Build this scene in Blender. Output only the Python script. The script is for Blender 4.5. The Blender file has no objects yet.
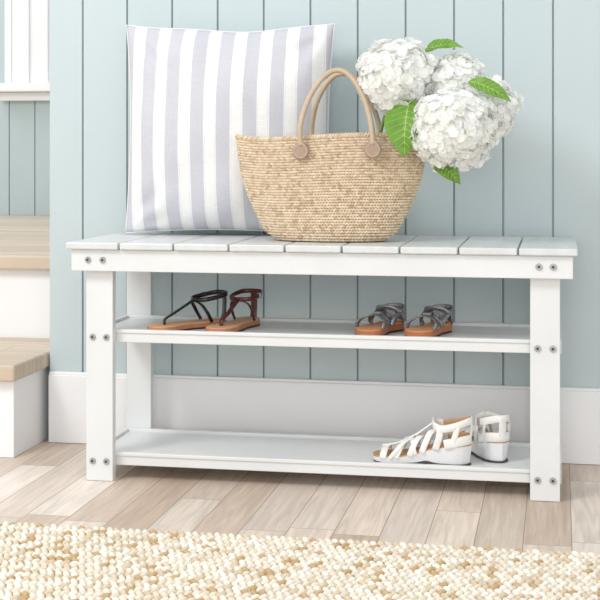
import bpy, bmesh, math, random
import numpy as np
from mathutils import Vector, Matrix
from mathutils import noise as mn
random.seed(4); np.random.seed(4)
scene = bpy.context.scene
scene.view_settings.view_transform = 'Standard'
CX, CD = 0.46, 2.955          # room frame: bench centred on x=0, wall face at y=0

def W(x, d, z): return (x + CX, d - CD, z)
def lin(r, g, b):
    def f(v):
        v /= 255.0
        return v/12.92 if v <= .04045 else ((v+.055)/1.055)**2.4
    return (f(r), f(g), f(b), 1.0)

# ------------------------------------------------------------------ materials
def mat(name, col, rough=.5, var=0.06, vscale=20, bump=0.0, bscale=80, metal=0.0, stretch=(1,1,1), attr=None, trans=0, bdist=.002):
    m = bpy.data.materials.new(name); m.use_nodes = True
    nt = m.node_tree; N = nt.nodes; L = nt.links
    p = N['Principled BSDF']
    p.inputs['Roughness'].default_value = rough
    p.inputs['Metallic'].default_value = metal
    tc = N.new('ShaderNodeTexCoord'); mp = N.new('ShaderNodeMapping'); mp.inputs['Scale'].default_value = stretch
    L.new(tc.outputs['Object'], mp.inputs['Vector'])
    ns = N.new('ShaderNodeTexNoise'); ns.inputs['Scale'].default_value = vscale; ns.inputs['Detail'].default_value = 4
    L.new(mp.outputs['Vector'], ns.inputs['Vector'])
    mr = N.new('ShaderNodeMapRange'); mr.inputs['From Min'].default_value = .25; mr.inputs['From Max'].default_value = .75
    mr.inputs['To Min'].default_value = 1-var; mr.inputs['To Max'].default_value = 1+var
    L.new(ns.outputs['Fac'], mr.inputs['Value'])
    vm = N.new('ShaderNodeVectorMath'); vm.operation = 'SCALE'
    if attr:
        at = N.new('ShaderNodeAttribute'); at.attribute_name = attr
        L.new(at.outputs['Color'], vm.inputs[0])
    else:
        vm.inputs[0].default_value = col[:3]
    L.new(mr.outputs['Result'], vm.inputs['Scale'])
    L.new(vm.outputs['Vector'], p.inputs['Base Color'])
    if trans:
        t = N.new('ShaderNodeBsdfTranslucent'); mx = N.new('ShaderNodeMixShader'); mx.inputs[0].default_value = trans
        L.new(vm.outputs['Vector'], t.inputs['Color'])
        L.new(p.outputs[0], mx.inputs[1]); L.new(t.outputs[0], mx.inputs[2])
        L.new(mx.outputs[0], N['Material Output'].inputs['Surface'])
    if bump:
        n2 = N.new('ShaderNodeTexNoise'); n2.inputs['Scale'].default_value = bscale; n2.inputs['Detail'].default_value = 3
        L.new(mp.outputs['Vector'], n2.inputs['Vector'])
        b = N.new('ShaderNodeBump'); b.inputs['Strength'].default_value = bump; b.inputs['Distance'].default_value = bdist
        L.new(n2.outputs['Fac'], b.inputs['Height']); L.new(b.outputs['Normal'], p.inputs['Normal'])
    return m

def wood_mat(name, c1, c2, cm, row=.092, length=.95, rot=True, lo=.8, hi=1.1, tint=None):
    m = bpy.data.materials.new(name); m.use_nodes = True
    nt = m.node_tree; N = nt.nodes; L = nt.links; p = N['Principled BSDF']
    p.inputs['Roughness'].default_value = .5
    tc = N.new('ShaderNodeTexCoord'); sp = N.new('ShaderNodeSeparateXYZ'); cb = N.new('ShaderNodeCombineXYZ')
    L.new(tc.outputs['Object'], sp.inputs[0])
    if rot:
        L.new(sp.outputs['Y'], cb.inputs['X']); L.new(sp.outputs['X'], cb.inputs['Y'])
    else:
        L.new(sp.outputs['X'], cb.inputs['X']); L.new(sp.outputs['Y'], cb.inputs['Y'])
    br = N.new('ShaderNodeTexBrick'); br.inputs['Scale'].default_value = 1
    br.inputs['Brick Width'].default_value = length; br.inputs['Row Height'].default_value = row
    br.inputs['Mortar Size'].default_value = .0009; br.inputs['Mortar Smooth'].default_value = .3
    br.inputs['Bias'].default_value = 0; br.offset = .37; br.offset_frequency = 2; br.squash = .7; br.squash_frequency = 3
    br.inputs['Color1'].default_value = c1; br.inputs['Color2'].default_value = c2; br.inputs['Mortar'].default_value = cm
    L.new(cb.outputs[0], br.inputs['Vector'])
    sc = N.new('ShaderNodeVectorMath'); sc.operation = 'SCALE'; sc.inputs['Scale'].default_value = 60
    L.new(br.outputs['Color'], sc.inputs[0])
    def grain(scale, nscale, det, dist):
        mp = N.new('ShaderNodeMapping'); mp.inputs['Scale'].default_value = scale
        L.new(cb.outputs[0], mp.inputs['Vector'])
        ad = N.new('ShaderNodeVectorMath'); ad.operation = 'ADD'; L.new(mp.outputs[0], ad.inputs[0]); L.new(sc.outputs[0], ad.inputs[1])
        ns = N.new('ShaderNodeTexNoise'); ns.inputs['Scale'].default_value = nscale; ns.inputs['Detail'].default_value = det; ns.inputs['Distortion'].default_value = dist
        L.new(ad.outputs[0], ns.inputs['Vector']); return ns
    ns = grain((3,38,1), 1.3, 8, 1.4); nf = grain((8,220,1), 1.0, 3, .2)
    av = N.new('ShaderNodeMix'); av.data_type = 'FLOAT'; av.inputs['Factor'].default_value = .3
    L.new(ns.outputs['Fac'], av.inputs['A']); L.new(nf.outputs['Fac'], av.inputs['B'])
    mr = N.new('ShaderNodeMapRange'); mr.inputs['From Min'].default_value = .33; mr.inputs['From Max'].default_value = .67
    mr.inputs['To Min'].default_value = lo; mr.inputs['To Max'].default_value = hi
    L.new(av.outputs['Result'], mr.inputs['Value'])
    vm = N.new('ShaderNodeVectorMath'); vm.operation = 'SCALE'
    src = br.outputs['Color']
    if tint:
        br2 = N.new('ShaderNodeTexBrick')
        for k in ('Scale','Brick Width','Row Height'): br2.inputs[k].default_value = br.inputs[k].default_value
        br2.inputs['Mortar Size'].default_value = 0; br2.offset=.37; br2.offset_frequency=2; br2.squash=.7; br2.squash_frequency=3
        br2.inputs['Color1'].default_value=(1,1,1,1); br2.inputs['Color2'].default_value=(0,0,0,1)
        mv = N.new('ShaderNodeMapping'); mv.inputs['Location'].default_value=(0, row*12, 0)
        L.new(cb.outputs[0], mv.inputs['Vector']); L.new(mv.outputs[0], br2.inputs['Vector'])
        pw = N.new('ShaderNodeMath'); pw.operation='GREATER_THAN'; pw.inputs[1].default_value=.62
        L.new(br2.outputs['Color'], pw.inputs[0])
        ml = N.new('ShaderNodeMath'); ml.operation='MULTIPLY'; ml.inputs[1].default_value=.8; L.new(pw.outputs[0], ml.inputs[0])
        mt = N.new('ShaderNodeMix'); mt.data_type='RGBA'; mt.blend_type='MULTIPLY'; mt.inputs['B'].default_value=tint
        L.new(ml.outputs[0], mt.inputs['Factor']); L.new(src, mt.inputs['A']); src = mt.outputs['Result']
    L.new(src, vm.inputs[0]); L.new(mr.outputs[0], vm.inputs['Scale'])
    L.new(vm.outputs[0], p.inputs['Base Color'])
    b = N.new('ShaderNodeBump'); b.inputs['Strength'].default_value = .15; b.inputs['Distance'].default_value = .002
    L.new(ns.outputs['Fac'], b.inputs['Height']); L.new(b.outputs[0], p.inputs['Normal'])
    return m

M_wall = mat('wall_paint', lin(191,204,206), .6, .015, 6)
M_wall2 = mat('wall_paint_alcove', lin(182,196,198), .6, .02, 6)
M_trim = mat('trim_paint', lin(240,240,241), .4, .015, 5)
M_floor = wood_mat('floor_planks', lin(240,229,217), lin(203,185,168), lin(156,138,122), .080, .62, True, .78, 1.10, (.92,.86,.81,1))
M_tread = wood_mat('tread_wood', lin(220,205,186), lin(204,186,164), lin(160,140,122), .075, 3.0, False)
M_bench = mat('bench_paint', lin(224,226,226), .36, .03, 10, .25, 30)
M_slat = mat('slat_paint', lin(212,215,215), .36, .06, 14, .3, 40, stretch=(4,.5,4))
M_steel = mat('bolt_steel', lin(168,168,168), .4, .1, 60, metal=.25)
M_dark = mat('bolt_recess', lin(70,70,72), .5)

# ------------------------------------------------------------------ mesh helpers
def link(o, parent=None, pinv=None):
    scene.collection.objects.link(o)
    if parent is not None:
        o.parent = parent
        if pinv is not None: o.matrix_parent_inverse = pinv
    return o
def obj(name, verts, faces, m, smooth=False, parent=None, pinv=None):
    me = bpy.data.meshes.new(name); me.from_pydata([tuple(v) for v in verts], [], faces); me.update()
    if m: me.materials.append(m)
    if smooth: me.polygons.foreach_set('use_smooth', [True]*len(me.polygons))
    return link(bpy.data.objects.new(name, me), parent, pinv)
def empty(name, loc, label, cat, rz=0, group=None):
    e = bpy.data.objects.new(name, None); e.empty_display_size = .05
    e.location = loc; e.rotation_euler = (0, 0, rz); scene.collection.objects.link(e)
    e['label'] = label; e['category'] = cat
    if group: e['group'] = group
    inv = (Matrix.Translation(loc) @ Matrix.Rotation(rz, 4, 'Z')).inverted()
    return e, inv
def boxes(name, bl, m, bevel=.0015, parent=None, pinv=None, seg=2):
    bm = bmesh.new()
    for (x0,x1,d0,d1,z0,z1) in bl:
        r = bmesh.ops.create_cube(bm, size=1)
        vs = r['verts']
        bmesh.ops.scale(bm, vec=(x1-x0, d1-d0, z1-z0), verts=vs)
        bmesh.ops.translate(bm, vec=W((x0+x1)/2, (d0+d1)/2, (z0+z1)/2), verts=vs)
        if bevel:
            es = list({e for v in vs for e in v.link_edges})
            bmesh.ops.bevel(bm, geom=es, offset=bevel, segments=seg, affect='EDGES', profile=.5)
    me = bpy.data.meshes.new(name); bm.to_mesh(me); bm.free(); me.materials.append(m)
    return link(bpy.data.objects.new(name, me), parent, pinv)
def struct(o): o['kind'] = 'structure'; return o

def catmull(P, n=7):
    P = [Vector(p) for p in P]
    if len(P) == 2: return [P[0].lerp(P[1], i/n) for i in range(n+1)]
    Q = [P[0]*2-P[1]] + P + [P[-1]*2-P[-2]]
    out = []
    for i in range(1, len(Q)-2):
        a,b,c,d = Q[i-1:i+3]
        for k in range(n):
            t = k/n
            out.append(.5*((2*b)+(c-a)*t+(2*a-5*b+4*c-d)*t*t+(3*b-a-3*c+d)*t**3))
    out.append(P[-1].copy()); return out
def tube(name, pts, r, m, parent=None, pinv=None, n=10, seg=8, r2=None, flat=1.0):
    C = catmull(pts, seg); V = []; F = []
    up = Vector((0,.3,1)).normalized(); prev = None
    for i, c in enumerate(C):
        t = (C[min(i+1,len(C)-1)]-C[max(i-1,0)]).normalized()
        if prev is None:
            a = t.cross(up)
            if a.length < .1: a = t.cross(Vector((1,0,0)))
            a.normalize()
        else:
            a = (prev - t*prev.dot(t)).normalized()
        prev = a; b = t.cross(a)
        rr = r if r2 is None else r + (r2-r)*i/(len(C)-1)
        for k in range(n):
            an = 2*math.pi*k/n
            V.append(c + a*math.cos(an)*rr*flat + b*math.sin(an)*rr)
    for i in range(len(C)-1):
        for k in range(n):
            F.append((i*n+k, i*n+(k+1)%n, (i+1)*n+(k+1)%n, (i+1)*n+k))
    F.append(tuple(range(n))[::-1]); F.append(tuple((len(C)-1)*n+k for k in range(n)))
    return obj(name, V, F, m, True, parent, pinv)
def ribbon(name, pts, wd, w, th, m, parent=None, pinv=None, seg=7, w2=None):
    C = catmull(pts, seg); V = []; F = []
    L = len(C)
    prof = [(-.5,-.15),(-.5,.15),(-.42,.5),(.42,.5),(.5,.15),(.5,-.15),(.42,-.5),(-.42,-.5)]
    for i, c in enumerate(C):
        t = (C[min(i+1,L-1)]-C[max(i-1,0)]).normalized()
        wv = Vector(wd)
        s = (wv - t*wv.dot(t)).normalized(); nn = t.cross(s)
        ww = w if w2 is None else w + (w2-w)*i/(L-1)
        for (a,b) in prof: V.append(c + s*a*ww + nn*b*th)
    for i in range(L-1):
        for k in range(8): F.append((i*8+k, i*8+(k+1)%8, (i+1)*8+(k+1)%8, (i+1)*8+k))
    F.append(tuple(range(8))[::-1]); F.append(tuple((L-1)*8+k for k in range(8)))
    return obj(name, V, F, m, True, parent, pinv)

def batch(name, bv, bf, mats, pos, cols, m, parent=None, pinv=None, extra=None, smooth=True):
    bv = np.array(bv); N = len(pos); nv = len(bv)
    V = np.einsum('nij,vj->nvi', mats, bv) + pos[:,None,:]
    V = V.reshape(-1,3); bf = np.array(bf)
    F = (bf[None] + (np.arange(N)*nv)[:,None,None]).reshape(-1, bf.shape[1])
    C = np.repeat(cols, nv, axis=0)
    faces = F.tolist(); verts = V.tolist()
    if extra:
        ev, ef, ec = extra; off = len(verts)
        verts += [tuple(v) for v in ev]; faces += [tuple(i+off for i in f) for f in ef]
        C = np.vstack([C, np.tile(np.array(ec), (len(ev),1))])
    o = obj(name, verts, faces, m, smooth, parent, pinv)
    at = o.data.color_attributes.new('Col', 'FLOAT_COLOR', 'POINT')
    A = np.ones((len(verts),4)); A[:,:3] = C
    at.data.foreach_set('color', A.ravel())
    return o
def ico(sub):
    bm = bmesh.new(); bmesh.ops.create_icosphere(bm, subdivisions=sub, radius=1)
    bm.verts.ensure_lookup_table()
    v = [tuple(x.co) for x in bm.verts]; f = [[q.index for q in x.verts] for x in bm.faces]; bm.free(); return v, f
ICO = ico(2)

# ------------------------------------------------------------------ room
def grooved(name, xs, x0, x1, d, z0, z1, m):
    pr = [(x0, d)]
    for g in sorted(xs):
        if x0+.01 < g < x1-.01:
            pr += [(g-.0022, d), (g-.0010, d+.008), (g+.0010, d+.008), (g+.0022, d)]
    pr.append((x1, d))
    pr += [(x1, d+.08), (x0, d+.08)]
    n = len(pr)
    V = [W(x, y, z0) for x, y in pr] + [W(x, y, z1) for x, y in pr]
    F = [(i, (i+1)%n, n+(i+1)%n, n+i) for i in range(n)]
    F += [tuple(range(n))[::-1], tuple(range(n, 2*n))]
    return struct(obj(name, V, F, m))
grooved('wall_back', [-.0136+.1033*k for k in range(-30,30)], -1.124, 2.2, 2.955, 0, 2.4, M_wall)
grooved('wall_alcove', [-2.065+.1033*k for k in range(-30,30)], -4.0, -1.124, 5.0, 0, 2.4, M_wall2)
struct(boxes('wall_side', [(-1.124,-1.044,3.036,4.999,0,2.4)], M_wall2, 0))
struct(obj('floor', [W(-4,-1,0),W(2.2,-1,0),W(2.2,5.08,0),W(-4,5.08,0)], [(0,1,2,3)], M_floor))
struct(boxes('baseboard_back', [(-1.122,2.2,2.940,2.9548,0.0005,.152),(-1.122,2.2,2.944,2.9548,.1515,.158)], M_trim, .002))
win = boxes('window_1', [(-2.07,-1.972,4.965,4.999,.9,1.9),(-1.32,-1.215,4.965,4.999,.9,1.9),(-2.07,-1.215,4.965,4.999,1.9,2.0),
    (-2.058,-2.040,4.960,4.970,.9,1.9),(-1.974,-1.90,4.974,4.999,.9,1.9),(-1.905,-1.31,4.986,4.999,.9,1.9)], M_trim, .003)
struct(win)
struct(boxes('trim_1', [(-2.12,-1.17,4.92,4.999,.868,.9),(-2.09,-1.20,4.965,4.999,.835,.868)], M_trim, .004))

st, si = empty('staircase', W(-1.9,3.5,0), 'white painted stairs with pale wood treads beside the wall', 'stairs')
boxes('riser', [(-3.6,-1.138,2.78,3.168,0.0005,.165)], M_trim, .001, st, si)
boxes('tread', [(-3.6,-1.127,2.755,3.17,.165,.2)], M_tread, .006, st, si, 3)
boxes('riser', [(-3.6,-1.138,3.172,4.99,.0005,.365)], M_trim, .001, st, si)
boxes('tread', [(-3.6,-1.127,3.145,4.995,.365,.4)], M_tread, .006, st, si, 3)

# ------------------------------------------------------------------ bench
BC = -.46
bench, bi = empty('bench', W(BC,2.76,0), 'white painted wooden slatted shoe bench with two shelves', 'bench')
SW = .989/9
boxes('seat', [(BC-.4945+i*SW+.0018, BC-.4945+(i+1)*SW-.0018, 2.59, 2.93, .4595, .473) for i in range(9)], M_slat, .0025, bench, bi)
def bolt(x, d, z, parent):
    n = 20; r = .0066; h = .003; V = []; F = []
    for s in (0, 1):
        rr = r if s == 0 else r*.88
        for k in range(n):
            a = 2*math.pi*k/n; V.append(W(x+rr*math.cos(a), d-h*s, z+rr*math.sin(a)))
    for k in range(n): F.append((k, n+k, n+(k+1)%n, (k+1)%n))
    off = len(V); hr = r*.4
    for dep in (h, h*.3):
        for k in range(n):
            a = 2*math.pi*k/n; V.append(W(x+hr*math.cos(a), d-dep, z+hr*math.sin(a)))
    for k in range(n):
        F.append((n+k, off+k, off+(k+1)%n, n+(k+1)%n)); F.append((off+k, off+n+k, off+n+(k+1)%n, off+(k+1)%n))
    F.append(tuple(off+n+k for k in range(n)))
    o = obj('bolt', V, F, M_steel, False, parent, Matrix.Identity(4))
    o.data.materials.append(M_dark); o.data.polygons[len(F)-1].material_index = 1
    o['label'] = 'grey steel bolt'
    return o
ap = boxes('apron', [(BC-.4845,BC+.4845,2.600,2.6195,.4165,.459)], M_bench, .0015, bench, bi)
for x in (-.910,-.880,-.0375,-.0115): bolt(x, 2.600, .4385, ap)
boxes('apron', [(BC-.4845,BC+.4845,2.9005,2.918,.4165,.459)], M_bench, .0015, bench, bi)
boxes('side_rail', [(BC-.461,BC-.441,2.64,2.88,.42,.459)], M_bench, .0015, bench, bi)
boxes('side_rail', [(BC+.441,BC+.461,2.64,2.88,.42,.459)], M_bench, .0015, bench, bi)
for sx in (-1, 1):
    a, b = sorted((BC+sx*.461, BC+sx*.406))
    lg = boxes('leg', [(a,b,2.62,2.64,0.0005,.459)], M_bench, .0015, bench, bi)
    for z in (.2845,.0395):
        for t in (.25,.76):
            bolt(a+(b-a)*t, 2.62, z, lg)
    boxes('leg', [(a,b,2.88,2.90,0.0005,.459)], M_bench, .0015, bench, bi)
for zt in (.298,.054):
    e = .4635; rw=.011
    boxes('shelf', [(BC-e,BC+e,2.6405,2.641+rw,zt-.0075,zt),(BC-e,BC+e,2.6435,2.641+rw,zt-.026,zt-.007),(BC-e,BC+e,2.8795-rw,2.8795,zt-.026,zt),
        (BC-e,BC-e+rw,2.641+rw,2.8795-rw,zt-.026,zt),(BC+e-rw,BC+e,2.641+rw,2.8795-rw,zt-.026,zt),
        (BC-e+rw,BC+e-rw,2.641+rw,2.8795-rw,zt-.016,zt-.006)], M_bench, .0015, bench, bi)

# ------------------------------------------------------------------ rug : yarn loops laid in straight tight rows
rx0, rx1, rd0, rd1 = -1.45, .55, 1.45, 2.264
P=[];R=[];C=[]
cre = [np.array(lin(*c)[:3]) for c in ((236,228,213),(228,217,198),(216,199,172),(198,168,126),(241,236,225),(180,148,106))]
px_, pd_ = .0125, .0175
rows = int((rd1-rd0)/pd_); nx = int((rx1-rx0)/px_)
for r in range(rows):
    sg = 1 if r%2 else -1
    for k in range(nx):
        x = rx0+(k+.5*(r%2))*px_+random.uniform(-.0006,.0006); d = rd1-.010-r*pd_+random.uniform(-.0008,.0008)
        for part in (0,1):
            # each stitch = one plump diagonal loop plus a thin jute twist between the rows
            tan = mn.noise(Vector((x*34,d*34,9)))>.02
            if part==0:
                P.append(W(x,d,.0075+random.uniform(-.0006,.0012))); an=sg*.95+random.uniform(-.08,.08)
                sx,sy,sz=.0104,.0053,.0072
                col=cre[random.choices([0,1,2,4,3],[34,24,13,20,9])[0]]
            else:
                P.append(W(x+px_*.5,d-pd_*.5,.0055)); an=-sg*.3+random.uniform(-.1,.1)
                sx,sy,sz=.0072,.0036,.0058
                col=cre[random.choice([3,5,3]) if tan else random.choice([2,2,1])]
            f=random.uniform(.95,1.06); sx*=f; sy*=f; sz*=f
            c,s = math.cos(an), math.sin(an); tilt = random.uniform(-.1,.1)
            Rz = np.array([[c,-s,0],[s,c,0],[0,0,1]]); ct,stt=math.cos(tilt),math.sin(tilt)
            Ry = np.array([[ct,0,stt],[0,1,0],[-stt,0,ct]])
            R.append(Rz@Ry@np.diag([sx,sy,sz]))
            C.append(col*random.uniform(.96,1.03))
M_rug = mat('jute_yarn', None, .95, .16, 260, .7, 500, attr='Col')
bx = [W(rx0,rd0,.001),W(rx1,rd0,.001),W(rx1,rd1-.004,.001),W(rx0,rd1-.004,.001),W(rx0,rd0,.003),W(rx1,rd0,.003),W(rx1,rd1-.004,.003),W(rx0,rd1-.004,.003)]
bf = [(0,3,2,1),(4,5,6,7),(0,1,5,4),(1,2,6,5),(2,3,7,6),(3,0,4,7)]
rug = batch('rug', ICO[0], ICO[1], np.array(R), np.array(P), np.array(C), M_rug, extra=(bx,bf,lin(120,92,62)[:3]))
rug['label']='chunky woven cream and tan jute rug on the floor'; rug['category']='rug'

# ------------------------------------------------------------------ pillow
def stripes():
    m = bpy.data.materials.new('striped_linen'); m.use_nodes=True; nt=m.node_tree; N=nt.nodes; L=nt.links; p=N['Principled BSDF']
    p.inputs['Roughness'].default_value=.9
    tc=N.new('ShaderNodeTexCoord'); sp=N.new('ShaderNodeSeparateXYZ'); L.new(tc.outputs['Object'],sp.inputs[0])
    def math_(op,a,b=None,v=None):
        n=N.new('ShaderNodeMath'); n.operation=op; L.new(a,n.inputs[0])
        if b is not None: L.new(b,n.inputs[1])
        if v is not None: n.inputs[1].default_value=v
        return n.outputs[0]
    x=math_('ADD',sp.outputs['X'],v=1.0+.0145); x=math_('DIVIDE',x,v=.0550); f=math_('FRACT',x)
    tri=math_('ABSOLUTE',math_('SUBTRACT',f,v=.5))
    r=N.new('ShaderNodeMapRange'); r.inputs['From Min'].default_value=.275; r.inputs['From Max'].default_value=.250; L.new(tri,r.inputs['Value']); wide=r.outputs[0]
    pin=math_('LESS_THAN',math_('ABSOLUTE',math_('SUBTRACT',tri,v=.315)),v=.012)
    fac=math_('MAXIMUM',wide,math_('MULTIPLY',pin,v=.4))
    def weave(sc):
        ns=N.new('ShaderNodeTexNoise'); ns.inputs['Scale'].default_value=1; mp=N.new('ShaderNodeMapping'); mp.inputs['Scale'].default_value=sc
        L.new(tc.outputs['Object'],mp.inputs[0]); L.new(mp.outputs[0],ns.inputs['Vector']); return ns.outputs['Fac']
    wv=math_('ADD',weave((700,700,50)),weave((60,60,600)))
    mx=N.new('ShaderNodeMix'); mx.data_type='RGBA'; mx.inputs['A'].default_value=lin(234,234,233); mx.inputs['B'].default_value=lin(198,199,206)
    L.new(fac,mx.inputs['Factor'])
    vm=N.new('ShaderNodeVectorMath'); vm.operation='SCALE'; L.new(mx.outputs['Result'],vm.inputs[0])
    mr=N.new('ShaderNodeMapRange'); mr.inputs['From Min'].default_value=.6; mr.inputs['From Max'].default_value=1.4; mr.inputs['To Min'].default_value=.90; mr.inputs['To Max'].default_value=1.04; L.new(wv,mr.inputs['Value']); L.new(mr.outputs[0],vm.inputs['Scale'])
    L.new(vm.outputs[0],p.inputs['Base Color'])
    n2=N.new('ShaderNodeTexNoise'); n2.inputs['Scale'].default_value=5; n2.inputs['Detail'].default_value=3; n2.inputs['Distortion'].default_value=.5; L.new(tc.outputs['Object'],n2.inputs['Vector'])
    b=N.new('ShaderNodeBump'); b.inputs['Strength'].default_value=.4; b.inputs['Distance'].default_value=.02; L.new(n2.outputs['Fac'],b.inputs['Height']); L.new(b.outputs[0],p.inputs['Normal'])
    return m
M_pil = stripes()
hw, hh, th = .224, .222, .084
n=64; V=[]; F=[]
def pill(u,v,s):
    x=u*hw*(1-.055*(1-v*v)*abs(u)**2)
    if v<0: x*=1-.02*abs(u)*v*v
    sag=.065 if v>0 else .045
    z=v*hh*(1-sag*(1-u*u)*abs(v)**2) - (.003*math.sin(u*5+.6) if v>0 else 0)*abs(v)*(1-u*u)
    e=max(0,(1-u**2))*max(0,(1-v**2))
    y=s*th*(e**.52)
    rr=min(math.hypot(1-abs(u),1-abs(v)),1.2); an=math.atan2(1-abs(v),1-abs(u))
    cr=math.sin(an*9+3*mn.noise(Vector((u*2,v*2,s))))*.004*math.exp(-((rr-.35)/.25)**2)
    wr = mn.noise(Vector((u*2.0,v*2.0,s*3)))*.010*min(1,e*3) + mn.noise(Vector((u*5,v*3,s*5)))*.003*min(1,e*4)
    return (x, y+wr+cr*min(1,e*6), z)
for s in (-1,1):
    for i in range(n+1):
        for j in range(n+1):
            u=math.sin((-1+2*i/n)*math.pi/2)*.35+(-1+2*i/n)*.65; v=math.sin((-1+2*j/n)*math.pi/2)*.35+(-1+2*j/n)*.65
            V.append(pill(u,v,s))
o2=(n+1)**2
for i in range(n):
    for j in range(n):
        a=i*(n+1)+j
        F.append((a,a+n+1,a+n+2,a+1)); F.append((o2+a,o2+a+1,o2+a+n+2,o2+a+n+1))
pil=obj('pillow',V,F,M_pil,True)
bm=bmesh.new(); bm.from_mesh(pil.data); bmesh.ops.remove_doubles(bm,verts=bm.verts,dist=1e-5); bm.to_mesh(pil.data); bm.free()
pil['label']='square white linen pillow with grey vertical stripes on the bench'; pil['category']='pillow'
pil.location=W(-.689,2.858,.473+.2250); pil.rotation_euler=(-math.radians(2.0),math.radians(.3),math.radians(3))
sp=[]
for t in range(120):
    a=t/120*4; k=int(a); f=-1+2*(a-k)
    u,v=[(f,-1),(1,f),(-f,1),(-1,-f)][k]; sp.append(pill(u,v,1))
sp.append(sp[0])
M_pipe=mat('piping', lin(226,226,227), .9,.05,200)
tube('piping', sp, .0018, M_pipe, pil, None, 6, 1)

# ------------------------------------------------------------------ basket
bkx, bkd, bkz = -.4470, 2.724, .4745
bk, ki = empty('basket', W(bkx,bkd,bkz), 'woven straw tote basket with tan leather handles on the bench', 'basket')
H=.206
def bk_dim(t):
    a=.118+(.192-.118)*(t**.85)+.014*math.sin(math.pi*t)
    a=a*(1-.12*max(0,1-t/.10)**2)
    b=.052*(1-.12*max(0,1-t/.10)**2)+.009*math.sin(math.pi*t)-.004*t
    return a,b
def bk_pt(t,phi,off=0):
    a,b=bk_dim(t); c,s=math.cos(phi),math.sin(phi)
    a+=off;b+=off
    x=a*c; y=b*s*(1-.25*t*abs(c)**3)
    z=H*t+ (.0045*math.sin(c*2.6+.4)-.001 + .005*abs(c)**5)*t
    return np.array([bkx+CX+x, bkd-CD+y, bkz+z])
P=[];R=[];C=[]
straw=[np.array(lin(*c)[:3]) for c in ((217,197,170),(205,183,153),(226,209,184),(190,166,135),(220,201,175))]
NR=38
for r in range(NR):
    t=(r+.55)/NR
    ph=np.linspace(0,2*math.pi,361); pts=np.array([bk_pt(t,p) for p in ph]); ds=np.r_[0,np.cumsum(np.linalg.norm(np.diff(pts,axis=0),axis=1))]
    cnt=int(ds[-1]/.0060); rowf=.97+.05*random.random()
    for k in range(cnt):
        s=(k+.5*(r%2))/cnt*ds[-1]; p=np.interp(s,ds,ph)
        q=bk_pt(t,p); tx=bk_pt(t,p+.01)-bk_pt(t,p-.01); tx/=np.linalg.norm(tx)
        tz=bk_pt(min(1,t+.01),p)-bk_pt(t-.01,p); tz/=np.linalg.norm(tz); nn=np.cross(tx,tz); nn/=np.linalg.norm(nn); tz=np.cross(nn,tx)
        an=(.42 if r%2 else -.42)+random.uniform(-.12,.12)
        A=math.cos(an)*tx+math.sin(an)*tz; B=-math.sin(an)*tx+math.cos(an)*tz
        R.append(np.array([A*.0047,B*.0025,nn*.0024]).T); P.append(q)
        C.append(straw[random.choices([0,1,2,3,4],[32,22,16,8,22])[0]]*random.uniform(.95,1.04)*rowf)
ev=[];ef=[];nn_=64
lv=[0,.03,.1,.25,.5,.75,.96]
for t in lv:
    for k in range(nn_): ev.append(bk_pt(t,2*math.pi*k/nn_,-.0006))
for i in range(len(lv)-1):
    for k in range(nn_): ef.append((i*nn_+k,i*nn_+(k+1)%nn_,(i+1)*nn_+(k+1)%nn_,(i+1)*nn_+k))
ef.append(tuple(range(nn_))[::-1])
M_straw=mat('straw', None, .8,.10,300,.4,600,attr='Col')
batch('body',ICO[0],ICO[1],np.array(R),np.array(P),np.array(C),M_straw,bk,ki,extra=(ev,ef,lin(172,148,116)[:3]))
P=[];R=[];C=[]
t=1.0; ph=np.linspace(0,2*math.pi,361); pts=np.array([bk_pt(t,p) for p in ph]); ds=np.r_[0,np.cumsum(np.linalg.norm(np.diff(pts,axis=0),axis=1))]
cnt=int(ds[-1]/.0058)
for k in range(cnt):
    p=np.interp(k/cnt*ds[-1],ds,ph); q=bk_pt(t,p); tx=bk_pt(t,p+.01)-bk_pt(t,p-.01); tx/=np.linalg.norm(tx); tz=np.array([0,0,1.]); nv=np.cross(tx,tz); nv/=np.linalg.norm(nv); tz=np.cross(nv,tx)
    A=math.cos(.9)*tx+math.sin(.9)*tz;B=-math.sin(.9)*tx+math.cos(.9)*tz
    R.append(np.array([A*.0062,B*.0032,nv*.0044]).T);P.append(q);C.append(straw[random.choice([0,1,2,4])]*random.uniform(.93,1.04))
batch('rim',ICO[0],ICO[1],np.array(R),np.array(P),np.array(C),M_straw,bk,ki)
M_lea=mat('handle_leather', lin(192,171,146), .5,.08,60,.3,300)
M_lea2=mat('tab_leather', lin(166,143,124), .55,.08,60,.3,300)
M_stitch=mat('stitching', lin(228,215,198), .8)
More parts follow.
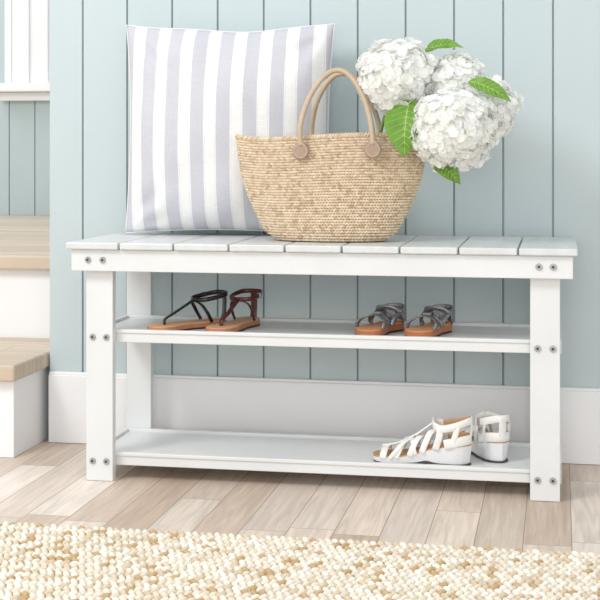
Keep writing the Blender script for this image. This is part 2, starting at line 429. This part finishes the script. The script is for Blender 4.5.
def tab(x,d,z,sgn):
    V=[];F=[];n=28
    for lay,(yy,sc) in enumerate(((0,1.0),(-.0045*sgn,1.0),(-.0065*sgn,.9))):
        for k in range(n):
            a=2*math.pi*k/n; rx=.0165*sc; rz=.0190*sc
            V.append(W(x+rx*math.cos(a)*(1 if math.sin(a)<0 else 1-.35*math.sin(a)), d+yy, z+rz*math.sin(a)))
    for l in range(2):
        for k in range(n): F.append((l*n+k,l*n+(k+1)%n,(l+1)*n+(k+1)%n,(l+1)*n+k))
    F.append(tuple(2*n+k for k in range(n))); F.append(tuple(range(n)))
    o=obj('handle_tab',V,F,M_lea2,False,bk,ki); o['label']='round tan leather tab'
    V=[];F=[]
    for k in range(22):
        a=2*math.pi*k/22; ca,sa=math.cos(a),math.sin(a); cx=x+.0125*ca*(1 if sa<0 else 1-.35*sa); cz=z+.0148*sa
        b=len(V)
        for (u,v) in ((-1,-1),(1,-1),(1,1),(-1,1)):
            V.append(W(cx-sa*u*.0012+ca*v*.0004, d-.0072*sgn, cz+ca*u*.0012+sa*v*.0004))
        F.append((b,b+1,b+2,b+3))
    obj('stitching',V,F,M_stitch,False,o,Matrix.Identity(4))
xl,xr=-.4965,-.3545
for sg,dd in ((1,2.663),(-1,2.785)):
    pts=[W(xl,dd-.003*sg,.662),W(xl-.001,dd-.003*sg,.70),W(xl+.012,dd+.012*sg,.752),W(xl+.038,dd+.024*sg,.795),W(xl+.066,dd+.030*sg,.811),W(xl+.094,dd+.026*sg,.798),W(xl+.122,dd+.014*sg,.755),W(xr-.004,dd-.001*sg,.705),W(xr,dd-.003*sg,.664)]
    if sg==-1: pts=[(p[0],p[1],p[2]-.003*math.sin(math.pi*i/8)) for i,p in enumerate(pts)]
    tube('handle',pts,.0053,M_lea,bk,ki,12,8)
    tab(xl,dd,.654,sg); tab(xr,dd,.657,sg)

# ------------------------------------------------------------------ hydrangeas
pv=[];pf=[]
for q in range(4):
    a0=q*math.pi/2; base=len(pv)
    for i,(r_,w_) in enumerate(((.04,.06),(.3,.40),(.62,.62),(.88,.48),(1.0,.18))):
        for j in (-1,-.5,0,.5,1):
            rr_=r_-(.12*j*j if i==4 else 0)
            x=rr_; y=w_*j; z=.06*r_+.16*r_*r_ +.16*j*j*r_ - (.26*max(0,r_-.6)) + (.05 if q%2 else 0)
            c,s=math.cos(a0),math.sin(a0); pv.append((x*c-y*s,x*s+y*c,z))
    for i in range(4):
        for j in range(4): k=base+i*5+j; pf.append((k,k+5,k+6,k+1))
M_flo=mat('hydrangea_petal', None, .8,.02,60,attr='Col',trans=.48)
M_core=mat('core_pale_green', lin(244,247,234), .9,.03,60)
M_stem=mat('stem_green', lin(120,150,70), .5,.1,30)
M_leaf=mat('leaf_green', lin(112,160,54), .35,.25,40,.6,60,trans=.25)
M_vein=mat('leaf_vein', lin(172,200,112), .5,.1,40)
def leaf(base,tip,nrm,width,parent,pinv,curl=.012):
    base=Vector(W(*base));tip=Vector(W(*tip));ax=tip-base;L=ax.length;ax.normalize();nrm=Vector(nrm)
    nrm=(nrm-ax*nrm.dot(ax)).normalized();sd=ax.cross(nrm);V=[];F=[];nu,nv=44,12
    def hwid(u): return width*.5*(math.sin(math.pi*min(1,u**.8))**.75) if 0<u<1 else .0008
    def P_(u,v,up=0):
        w=hwid(u); ridge=abs(((u*9-abs(v)*1.6)%1)-.5)*2
        z=-curl*(2*u-1)**2+curl+ .25*w*abs(v) - .0022*(1-ridge)**3*(1-abs(v)*.5) + .0012*math.sin(u*14+v*2)*abs(v)
        return base+ax*(u*L)+sd*(v*w)+nrm*(z+up)
    for i in range(nu+1):
        u=i/nu
        for j in range(nv+1):
            v=(-1+2*j/nv)*(1+.05*(i%2)); V.append(P_(u,v))
    for i in range(nu):
        for j in range(nv): a=i*(nv+1)+j; F.append((a,a+nv+1,a+nv+2,a+1))
    lf=obj('leaf',V,F,M_leaf,True,parent,pinv)
    V=[];F=[]
    def rib(pts,w):
        for k,p in enumerate(pts):
            t=(pts[min(k+1,len(pts)-1)]-pts[max(k-1,0)]).normalized(); q=t.cross(nrm).normalized()*w*(1-.6*k/len(pts))
            b=len(V); V.extend([p-q,p+nrm*.0004,p+q])
            if k: F.extend([(b-3,b-2,b+1,b),(b-2,b-1,b+2,b+1)])
    rib([P_(i/30,0,.0004) for i in range(1,30)],.0009)
    for m_ in range(1,8):
        u0=m_/9
        for sg in (-1,1): rib([P_(min(.985,u0+k/6*.085*1.6),sg*k/6*.93,.0005) for k in range(7)],.0005)
    obj('vein',V,F,M_vein,True,lf,Matrix.Identity(4))
    return lf
def hyd(cx,cd,cz,r,stem,leaves,label,sq=(1,1,.95)):
    e,inv=empty('hydrangea',W(*stem[0]),label,'flower',group='white hydrangeas in the basket')
    tube('stem',[W(*s) for s in stem]+[W(cx,cd,cz)],.0032,M_stem,e,inv,8,6)
    n=int(4*math.pi*r*r/(.0092**2)); P=[];R=[];C=[]; c0=np.array(W(cx,cd,cz)); sd=random.uniform(0,50)
    for i in range(n):
        zz=1-2*(i+.5)/n; ph=i*2.399963; rr=math.sqrt(1-zz*zz)
        d=Vector((rr*math.cos(ph),rr*math.sin(ph),zz))+Vector((random.gauss(0,.06),random.gauss(0,.06),random.gauss(0,.06))); d.normalize()
        bump=1+.20*mn.noise(d*2.0+Vector((sd,0,0)))+.12*mn.noise(d*4.5+Vector((0,sd,0)))+random.uniform(-.09,.045)
        p=c0+np.array((d.x*sq[0],d.y*sq[1],d.z*sq[2]))*r*bump*.95
        nn=(d+Vector((random.gauss(0,.28),random.gauss(0,.28),random.gauss(0,.28)+.08))).normalized()
        a=nn.orthogonal().normalized(); b=nn.cross(a); an=random.uniform(0,6.28); A=a*math.cos(an)+b*math.sin(an); B=nn.cross(A)
        s=random.uniform(.0082,.0108)
        R.append(np.array([A*s,B*s,nn*s]).T);P.append(p)
        C.append(np.array(lin(*random.choice([(255,255,255),(255,255,253),(255,255,254),(253,255,249)]))[:3]))
    cv,cf=ico(3); ev=[tuple(c0+np.array((v[0]*sq[0],v[1]*sq[1],v[2]*sq[2]))*r*(.83+.16*mn.noise(Vector(v)*2.0+Vector((sd,0,0))))) for v in cv]
    batch('flower_head',pv,pf,np.array(R),np.array(P),np.array(C),M_flo,e,inv)
    obj('flower_core',ev,[tuple(f) for f in cf],M_core,True,e,inv)
    for lf in leaves: leaf(*lf,e,inv)
    return e
hyd(-.313,2.705,.799,.074,[(-.375,2.735,.50),(-.37,2.735,.62),(-.345,2.725,.70)],
    [((-.283,2.665,.752),(-.290,2.635,.642),(-.3,-1,.35),.078),],'white hydrangea head with a bright green leaf over the basket',(1.02,1,.98))
hyd(-.197,2.640,.696,.080,[(-.35,2.725,.50),(-.32,2.715,.64),(-.285,2.69,.70)],
    [((-.235,2.65,.630),(-.185,2.635,.590),(.2,-1,.5),.036)],'large white hydrangea head hanging over the basket edge')
hyd(-.142,2.705,.735,.062,[(-.33,2.735,.52),(-.31,2.735,.66),(-.24,2.73,.71)],
    [((-.170,2.645,.785),(-.090,2.630,.745),(.1,-1,.6),.032)],'white hydrangea head with a leaf on top')
hyd(-.208,2.735,.780,.066,[(-.36,2.74,.52),(-.335,2.74,.68),(-.27,2.74,.74)],
    [((-.262,2.715,.846),(-.185,2.715,.854),(.1,-.8,.9),.032)],'small white hydrangea head with a leaf behind')

# ------------------------------------------------------------------ shoes
S_ =[0,.02,.07,.15,.3,.45,.6,.75,.87,.95,.985,1]
WO=[.001,.012,.021,.0265,.026,.0255,.031,.0355,.032,.021,.012,.001]
WI=[.001,.012,.021,.0255,.022,.019,.026,.0345,.034,.026,.016,.001]
KW=[1.0]
def half(s,side): return float(np.interp(s,S_,WO if side<0 else WI))*KW[0]
def sole(name,L,zb,zt,m,parent,inset=0,mir=1,nu=40,nv=6,taper=0):
    V=[];F=[]
    for lay in (0,1):
        for i in range(nu+1):
            s=.5-.5*math.cos(math.pi*i/nu)
            for j in range(nv+1):
                v=-1+2*j/nv; ins=inset+(taper*(zt(s)-zb(s)) if lay==0 else 0)
                w=max(.0008,half(s,v)-ins); y=v*w*mir
                x=(ins*.8)+s*(L-1.6*ins); z=(zt(s) if lay else zb(s))
                V.append((x,y,z))
    o=(nu+1)*(nv+1)
    for i in range(nu):
        for j in range(nv):
            a=i*(nv+1)+j; F.append((a,a+1,a+nv+2,a+nv+1)); F.append((o+a,o+a+nv+1,o+a+nv+2,o+a+1))
        a=i*(nv+1); F.append((a,a+nv+1,o+a+nv+1,o+a)); a+=nv; F.append((a,o+a,o+a+nv+1,a+nv+1))
    F.append(tuple(range(nv+1))+tuple(o+k for k in range(nv,-1,-1)))
    a=nu*(nv+1); F.append(tuple(a+k for k in range(nv,-1,-1))+tuple(o+a+k for k in range(nv+1)))
    ob=obj(name,V,F,m,True,parent)
    bm=bmesh.new(); bm.from_mesh(ob.data); bmesh.ops.recalc_face_normals(bm,faces=bm.faces)
    for e_ in bm.edges:
        if len(e_.link_faces)==2 and e_.calc_face_angle(0)>.7: e_.smooth=False
    bm.to_mesh(ob.data); bm.free()
    return ob
def place(name,heel,toe,z,label,cat,group):
    dx,dd=toe[0]-heel[0],toe[1]-heel[1]; an=math.atan2(dd,dx)
    e,_=empty(name,W(heel[0],heel[1],z),label,cat,an,group); return e
def arch(s,L,top,zt,mir=1,out=.0,s2=None,back=0):
    s2=s if s2 is None else s2; pts=[]
    for k,(v,h) in enumerate(((-1,0),(-.95,.5),(-.6,.92),(0,1.05),(.6,.92),(.95,.5),(1,0))):
        ss=s+(s2-s)*(k/6); f=1-abs(k-3)/3; y=v*(half(ss,v)-.001+out)*mir
        pts.append(((ss-back*f)*L,y,zt(ss)-.001+h*top))
    return pts
M_blk=mat('black_strap',lin(30,25,26),.12,.1,50); M_brn=mat('brown_strap',lin(84,34,30),.12,.15,50)
M_sole1=mat('tan_sole',lin(184,126,90),.5,.12,40); M_bed1=mat('footbed_tan',lin(216,168,132),.5,.1,40); M_out=mat('dark_outsole',lin(60,42,36),.6)
ZM=.2922; ZL=.0482
def thong(heel,toe,mir,ms,label):
    L=.178; KW[0]=.92; e=place('sandal',heel,toe,ZM,label,'sandal','black thong sandals on the shelf')
    zt=lambda s:.0155-.004*s
    sole('outsole',L,lambda s:.0003+.004*max(0,s-.85),lambda s:.0035+.003*max(0,s-.85),M_out,e,0,mir)
    sole('sole',L,lambda s:.0035+.003*max(0,s-.85),lambda s:.0130-.003*s,M_sole1,e,.0005,mir)
    sole('footbed',L,lambda s:.0130-.003*s,zt,M_bed1,e,.002,mir)
    ribbon('strap',[(.80*L,0.002*mir,.011),(.79*L,0.002*mir,.023),(.70*L,0,.031),(.55*L,0,.045),(.42*L,0,.058)],(0,1,0),.008,.003,ms,e,w2=.011)
    for sd in (-1,1):
        ribbon('strap',[(.43*L,0,.057),(.38*L,sd*.018,.050),(.31*L,sd*.0235,.032),(.25*L,sd*.0225,.013)],(1,0,.3),.007,.0028,ms,e)
    ribbon('ankle_strap',[(.43*L,0,.058),(.37*L,.022,.059),(.22*L,.029,.063),(.06*L,.022,.068),(.01*L,0,.069),(.06*L,-.022,.068),(.22*L,-.029,.063),(.37*L,-.022,.059),(.43*L,0,.058)],(0,0,1),.009,.003,ms,e)
    ribbon('heel_strap',[(.02*L,0,.069),(.012*L,0,.052),(.018*L,0,.030),(.035*L,0,.013)],(0,1,0),.015,.003,ms,e)
    b=ribbon('buckle',[(.20*L,-.0315*mir,.058),(.20*L,-.0315*mir,.069)],(1,0,0),.008,.003,M_steel,e); b['label']='metal buckle'
thong((-.676,2.778),(-.768,2.690),1,M_blk,'glossy black thong sandal with ankle strap and tan sole')
thong((-.624,2.820),(-.660,2.680),-1,M_brn,'dark reddish-brown thong sandal with ankle strap and tan sole')

M_slv=mat('glitter_strap',lin(158,161,166),.2,.55,420,.6,600,metal=.8); M_sole2=mat('orange_tan_sole',lin(184,116,74),.5,.12,40); M_bed2=mat('tan_footbed',lin(218,156,108),.5,.1,40)
def glitter(heel,toe,mir,label):
    L=.140; KW[0]=.90; e=place('sandal',heel,toe,ZM,label,'sandal','grey strappy sandals on the shelf')
    zt=lambda s:.0195-.006*s
    sole('outsole',L,lambda s:.0003,lambda s:.004,M_out,e,.0005,mir)
    sole('sole',L,lambda s:.004,lambda s:.0168-.005*s,M_sole2,e,0,mir)
    sole('footbed',L,lambda s:.0168-.005*s,zt,M_bed2,e,.002,mir)
    for a,b in ((.80,.46),(.46,.80)):
        ribbon('strap',arch(a,L,.022,zt,mir,.001,b,.03),(1,0,0),.012,.003,M_slv,e)
    ribbon('ankle_strap',[(.46*L,-.023,.016),(.42*L,-.0255,.028),(.28*L,-.0265,.038),(.08*L,-.020,.046),(.015*L,0,.048),(.08*L,.020,.046),(.28*L,.0265,.038),(.42*L,.0255,.028),(.46*L,.023,.016)],(0,0,1),.010,.003,M_slv,e)
    ribbon('ankle_strap',[(.28*L,-.0265,.038),(.35*L,-.018,.047),(.38*L,0,.050),(.35*L,.018,.047),(.28*L,.0265,.038)],(.5,0,1),.010,.003,M_slv,e)
    ribbon('heel_counter',[(.16*L,-.0235,.026),(.08*L,-.0185,.030),(.015*L,0,.033),(.08*L,.0185,.030),(.16*L,.0235,.026)],(0,0,1),.024,.003,M_slv,e)
    b=ribbon('buckle',[(.59*L,-.007,.0415),(.59*L,.007,.0415)],(1,0,0),.011,.004,M_steel,e); b['label']='small silver ornament'
glitter((-.320,2.790),(-.368,2.680),1,'tan sandal with pewter glittery crossed straps')
glitter((-.224,2.790),(-.268,2.680),-1,'tan sandal with pewter glittery crossed straps')

M_wht=mat('white_leather',lin(238,237,233),.4,.03,40,.2,200); M_wsole=mat('white_sole',lin(232,232,233),.5,.02,40); M_bed3=mat('beige_insole',lin(190,150,110),.6,.06,60); M_gs=mat('dark_outsole',lin(74,70,68),.7)
def wedge(heel,toe,mir,label):
    L=.193; KW[0]=1.0; e=place('sandal',heel,toe,ZL,label,'sandal','white wedge sandals on the lower shelf')
    def zt(s): return .012+.027*(1/(1+math.exp((s-.46)*9)))
    zl=lambda s:.0036+.004*max(0,s-.85)*3+.004*math.exp(-((s-.45)/.07)**2)
    sole('outsole',L,lambda s:.0003+.004*max(0,s-.85)*3+.003*math.exp(-((s-.45)/.07)**2),zl,M_gs,e,.0015,mir)
    sole('sole',L,zl,lambda s:zt(s),M_wsole,e,0,mir,taper=.14)
    sole('insole',L,lambda s:zt(s)-.0002,lambda s:zt(s)+.0030,M_bed3,e,.0006,mir)
    for a,b,h,w in ((.87,.02,.018,.013),(.74,.08,.026,.011),(.61,.11,.034,.011),(.49,.12,.040,.012)):
        ribbon('strap',arch(a,L,h,zt,mir,.001,a,b),(1,0,0),w,.003,M_wht,e)
    for a,b in ((.80,.55),(.55,.80)):
        ribbon('strap',arch(a,L,.031,zt,mir,.0025,b,.08),(1,0,0),.008,.003,M_wht,e)
    ribbon('strap',[(.90*L,0,.030),(.74*L,0,.037),(.58*L,0,.052),(.46*L,0,.068),(.38*L,0,.080)],(0,1,0),.015,.003,M_wht,e)
    ribbon('ankle_strap',[(.39*L,0,.081),(.36*L,.020,.076),(.27*L,.0285,.072),(.14*L,.0265,.078),(.03*L,.014,.085),(0,0,.086),(.03*L,-.014,.085),(.14*L,-.0265,.078),(.27*L,-.0285,.072),(.36*L,-.020,.076),(.39*L,0,.081)],(0,0,1),.014,.003,M_wht,e)
    for sd in (-1,1):
        ribbon('strap',[(.30*L,sd*.0275,.072),(.31*L,sd*.0270,.055),(.35*L,sd*.0240,zt(.35)-.001)],(1,0,.2),.013,.003,M_wht,e)
        ribbon('strap',[(.13*L,sd*.0262,.076),(.15*L,sd*.0272,.060),(.18*L,sd*.0268,.044)],(1,0,.2),.011,.003,M_wht,e)
    ribbon('heel_counter',[(.26*L,-.0275,.042),(.18*L,-.0272,.045),(.11*L,-.0245,.048),(.035*L,-.014,.050),(.008*L,0,.050),(.035*L,.014,.050),(.11*L,.0245,.048),(.18*L,.0272,.045),(.26*L,.0275,.042)],(0,0,1),.018,.003,M_wht,e)
    ribbon('heel_strap',[(.010*L,0,.054),(.003*L,0,.070),(0,0,.088)],(0,1,0),.015,.003,M_wht,e)
    ribbon('lining',[(.30*L,-.0262,.0725),(.14*L,-.0243,.0785),(.04*L,-.0125,.0850),(.012*L,0,.0862),(.04*L,.0125,.0850),(.14*L,.0243,.0785),(.30*L,.0262,.0725)],(0,0,1),.013,.002,M_bed3,e)
    ribbon('lining',[(.25*L,-.0255,.043),(.11*L,-.0225,.049),(.018*L,0,.051),(.11*L,.0225,.049),(.25*L,.0255,.043)],(0,0,1),.018,.0015,M_bed3,e)
    b=ribbon('buckle',[(.22*L,.0305*mir*-1,.068),(.22*L,.0305*mir*-1,.081)],(1,0,0),.011,.003,M_steel,e); b['label']='silver buckle'
wedge((-.166,2.684),(-.350,2.692),1,'white strappy wedge sandal standing along the shelf')
wedge((-.108,2.708),(-.190,2.850),-1,'white strappy wedge sandal standing behind its pair')

# ------------------------------------------------------------------ light & camera
w=bpy.data.worlds.new('World'); scene.world=w; w.use_nodes=True
bg=w.node_tree.nodes['Background']; bg.inputs['Color'].default_value=(.99,.995,1,1); bg.inputs['Strength'].default_value=.90
def area(loc,tgt,e,size,col=(1,1,1)):
    l=bpy.data.lights.new('key_fill','AREA'); l.energy=e; l.size=size; l.color=col
    o=bpy.data.objects.new('key_fill_light',l); scene.collection.objects.link(o); o.location=loc
    o.rotation_euler=(Vector(tgt)-Vector(loc)).to_track_quat('-Z','Y').to_euler(); return o
area((-1.5,-2.3,2.5),(0,-.2,.3),46,.9,(1,.995,.99))
area((.9,-4.6,1.3),(0,0,.2),40,2.2)  # added soft front fill that lifts the baseboard and low wall, no real fixture
area((-2.6,1.0,2.3),(-2.0,1.6,.4),16,1.0)  # added fill above the stairs to brighten the alcove, no lamp hangs there
cam=bpy.data.cameras.new('camera'); co=bpy.data.objects.new('camera',cam); scene.collection.objects.link(co)
co.location=W(0,0,.66); co.rotation_euler=(math.radians(90),0,math.radians(10.6))
cam.sensor_width=36; cam.lens=1387/600*36; cam.shift_y=-.255
scene.camera=co
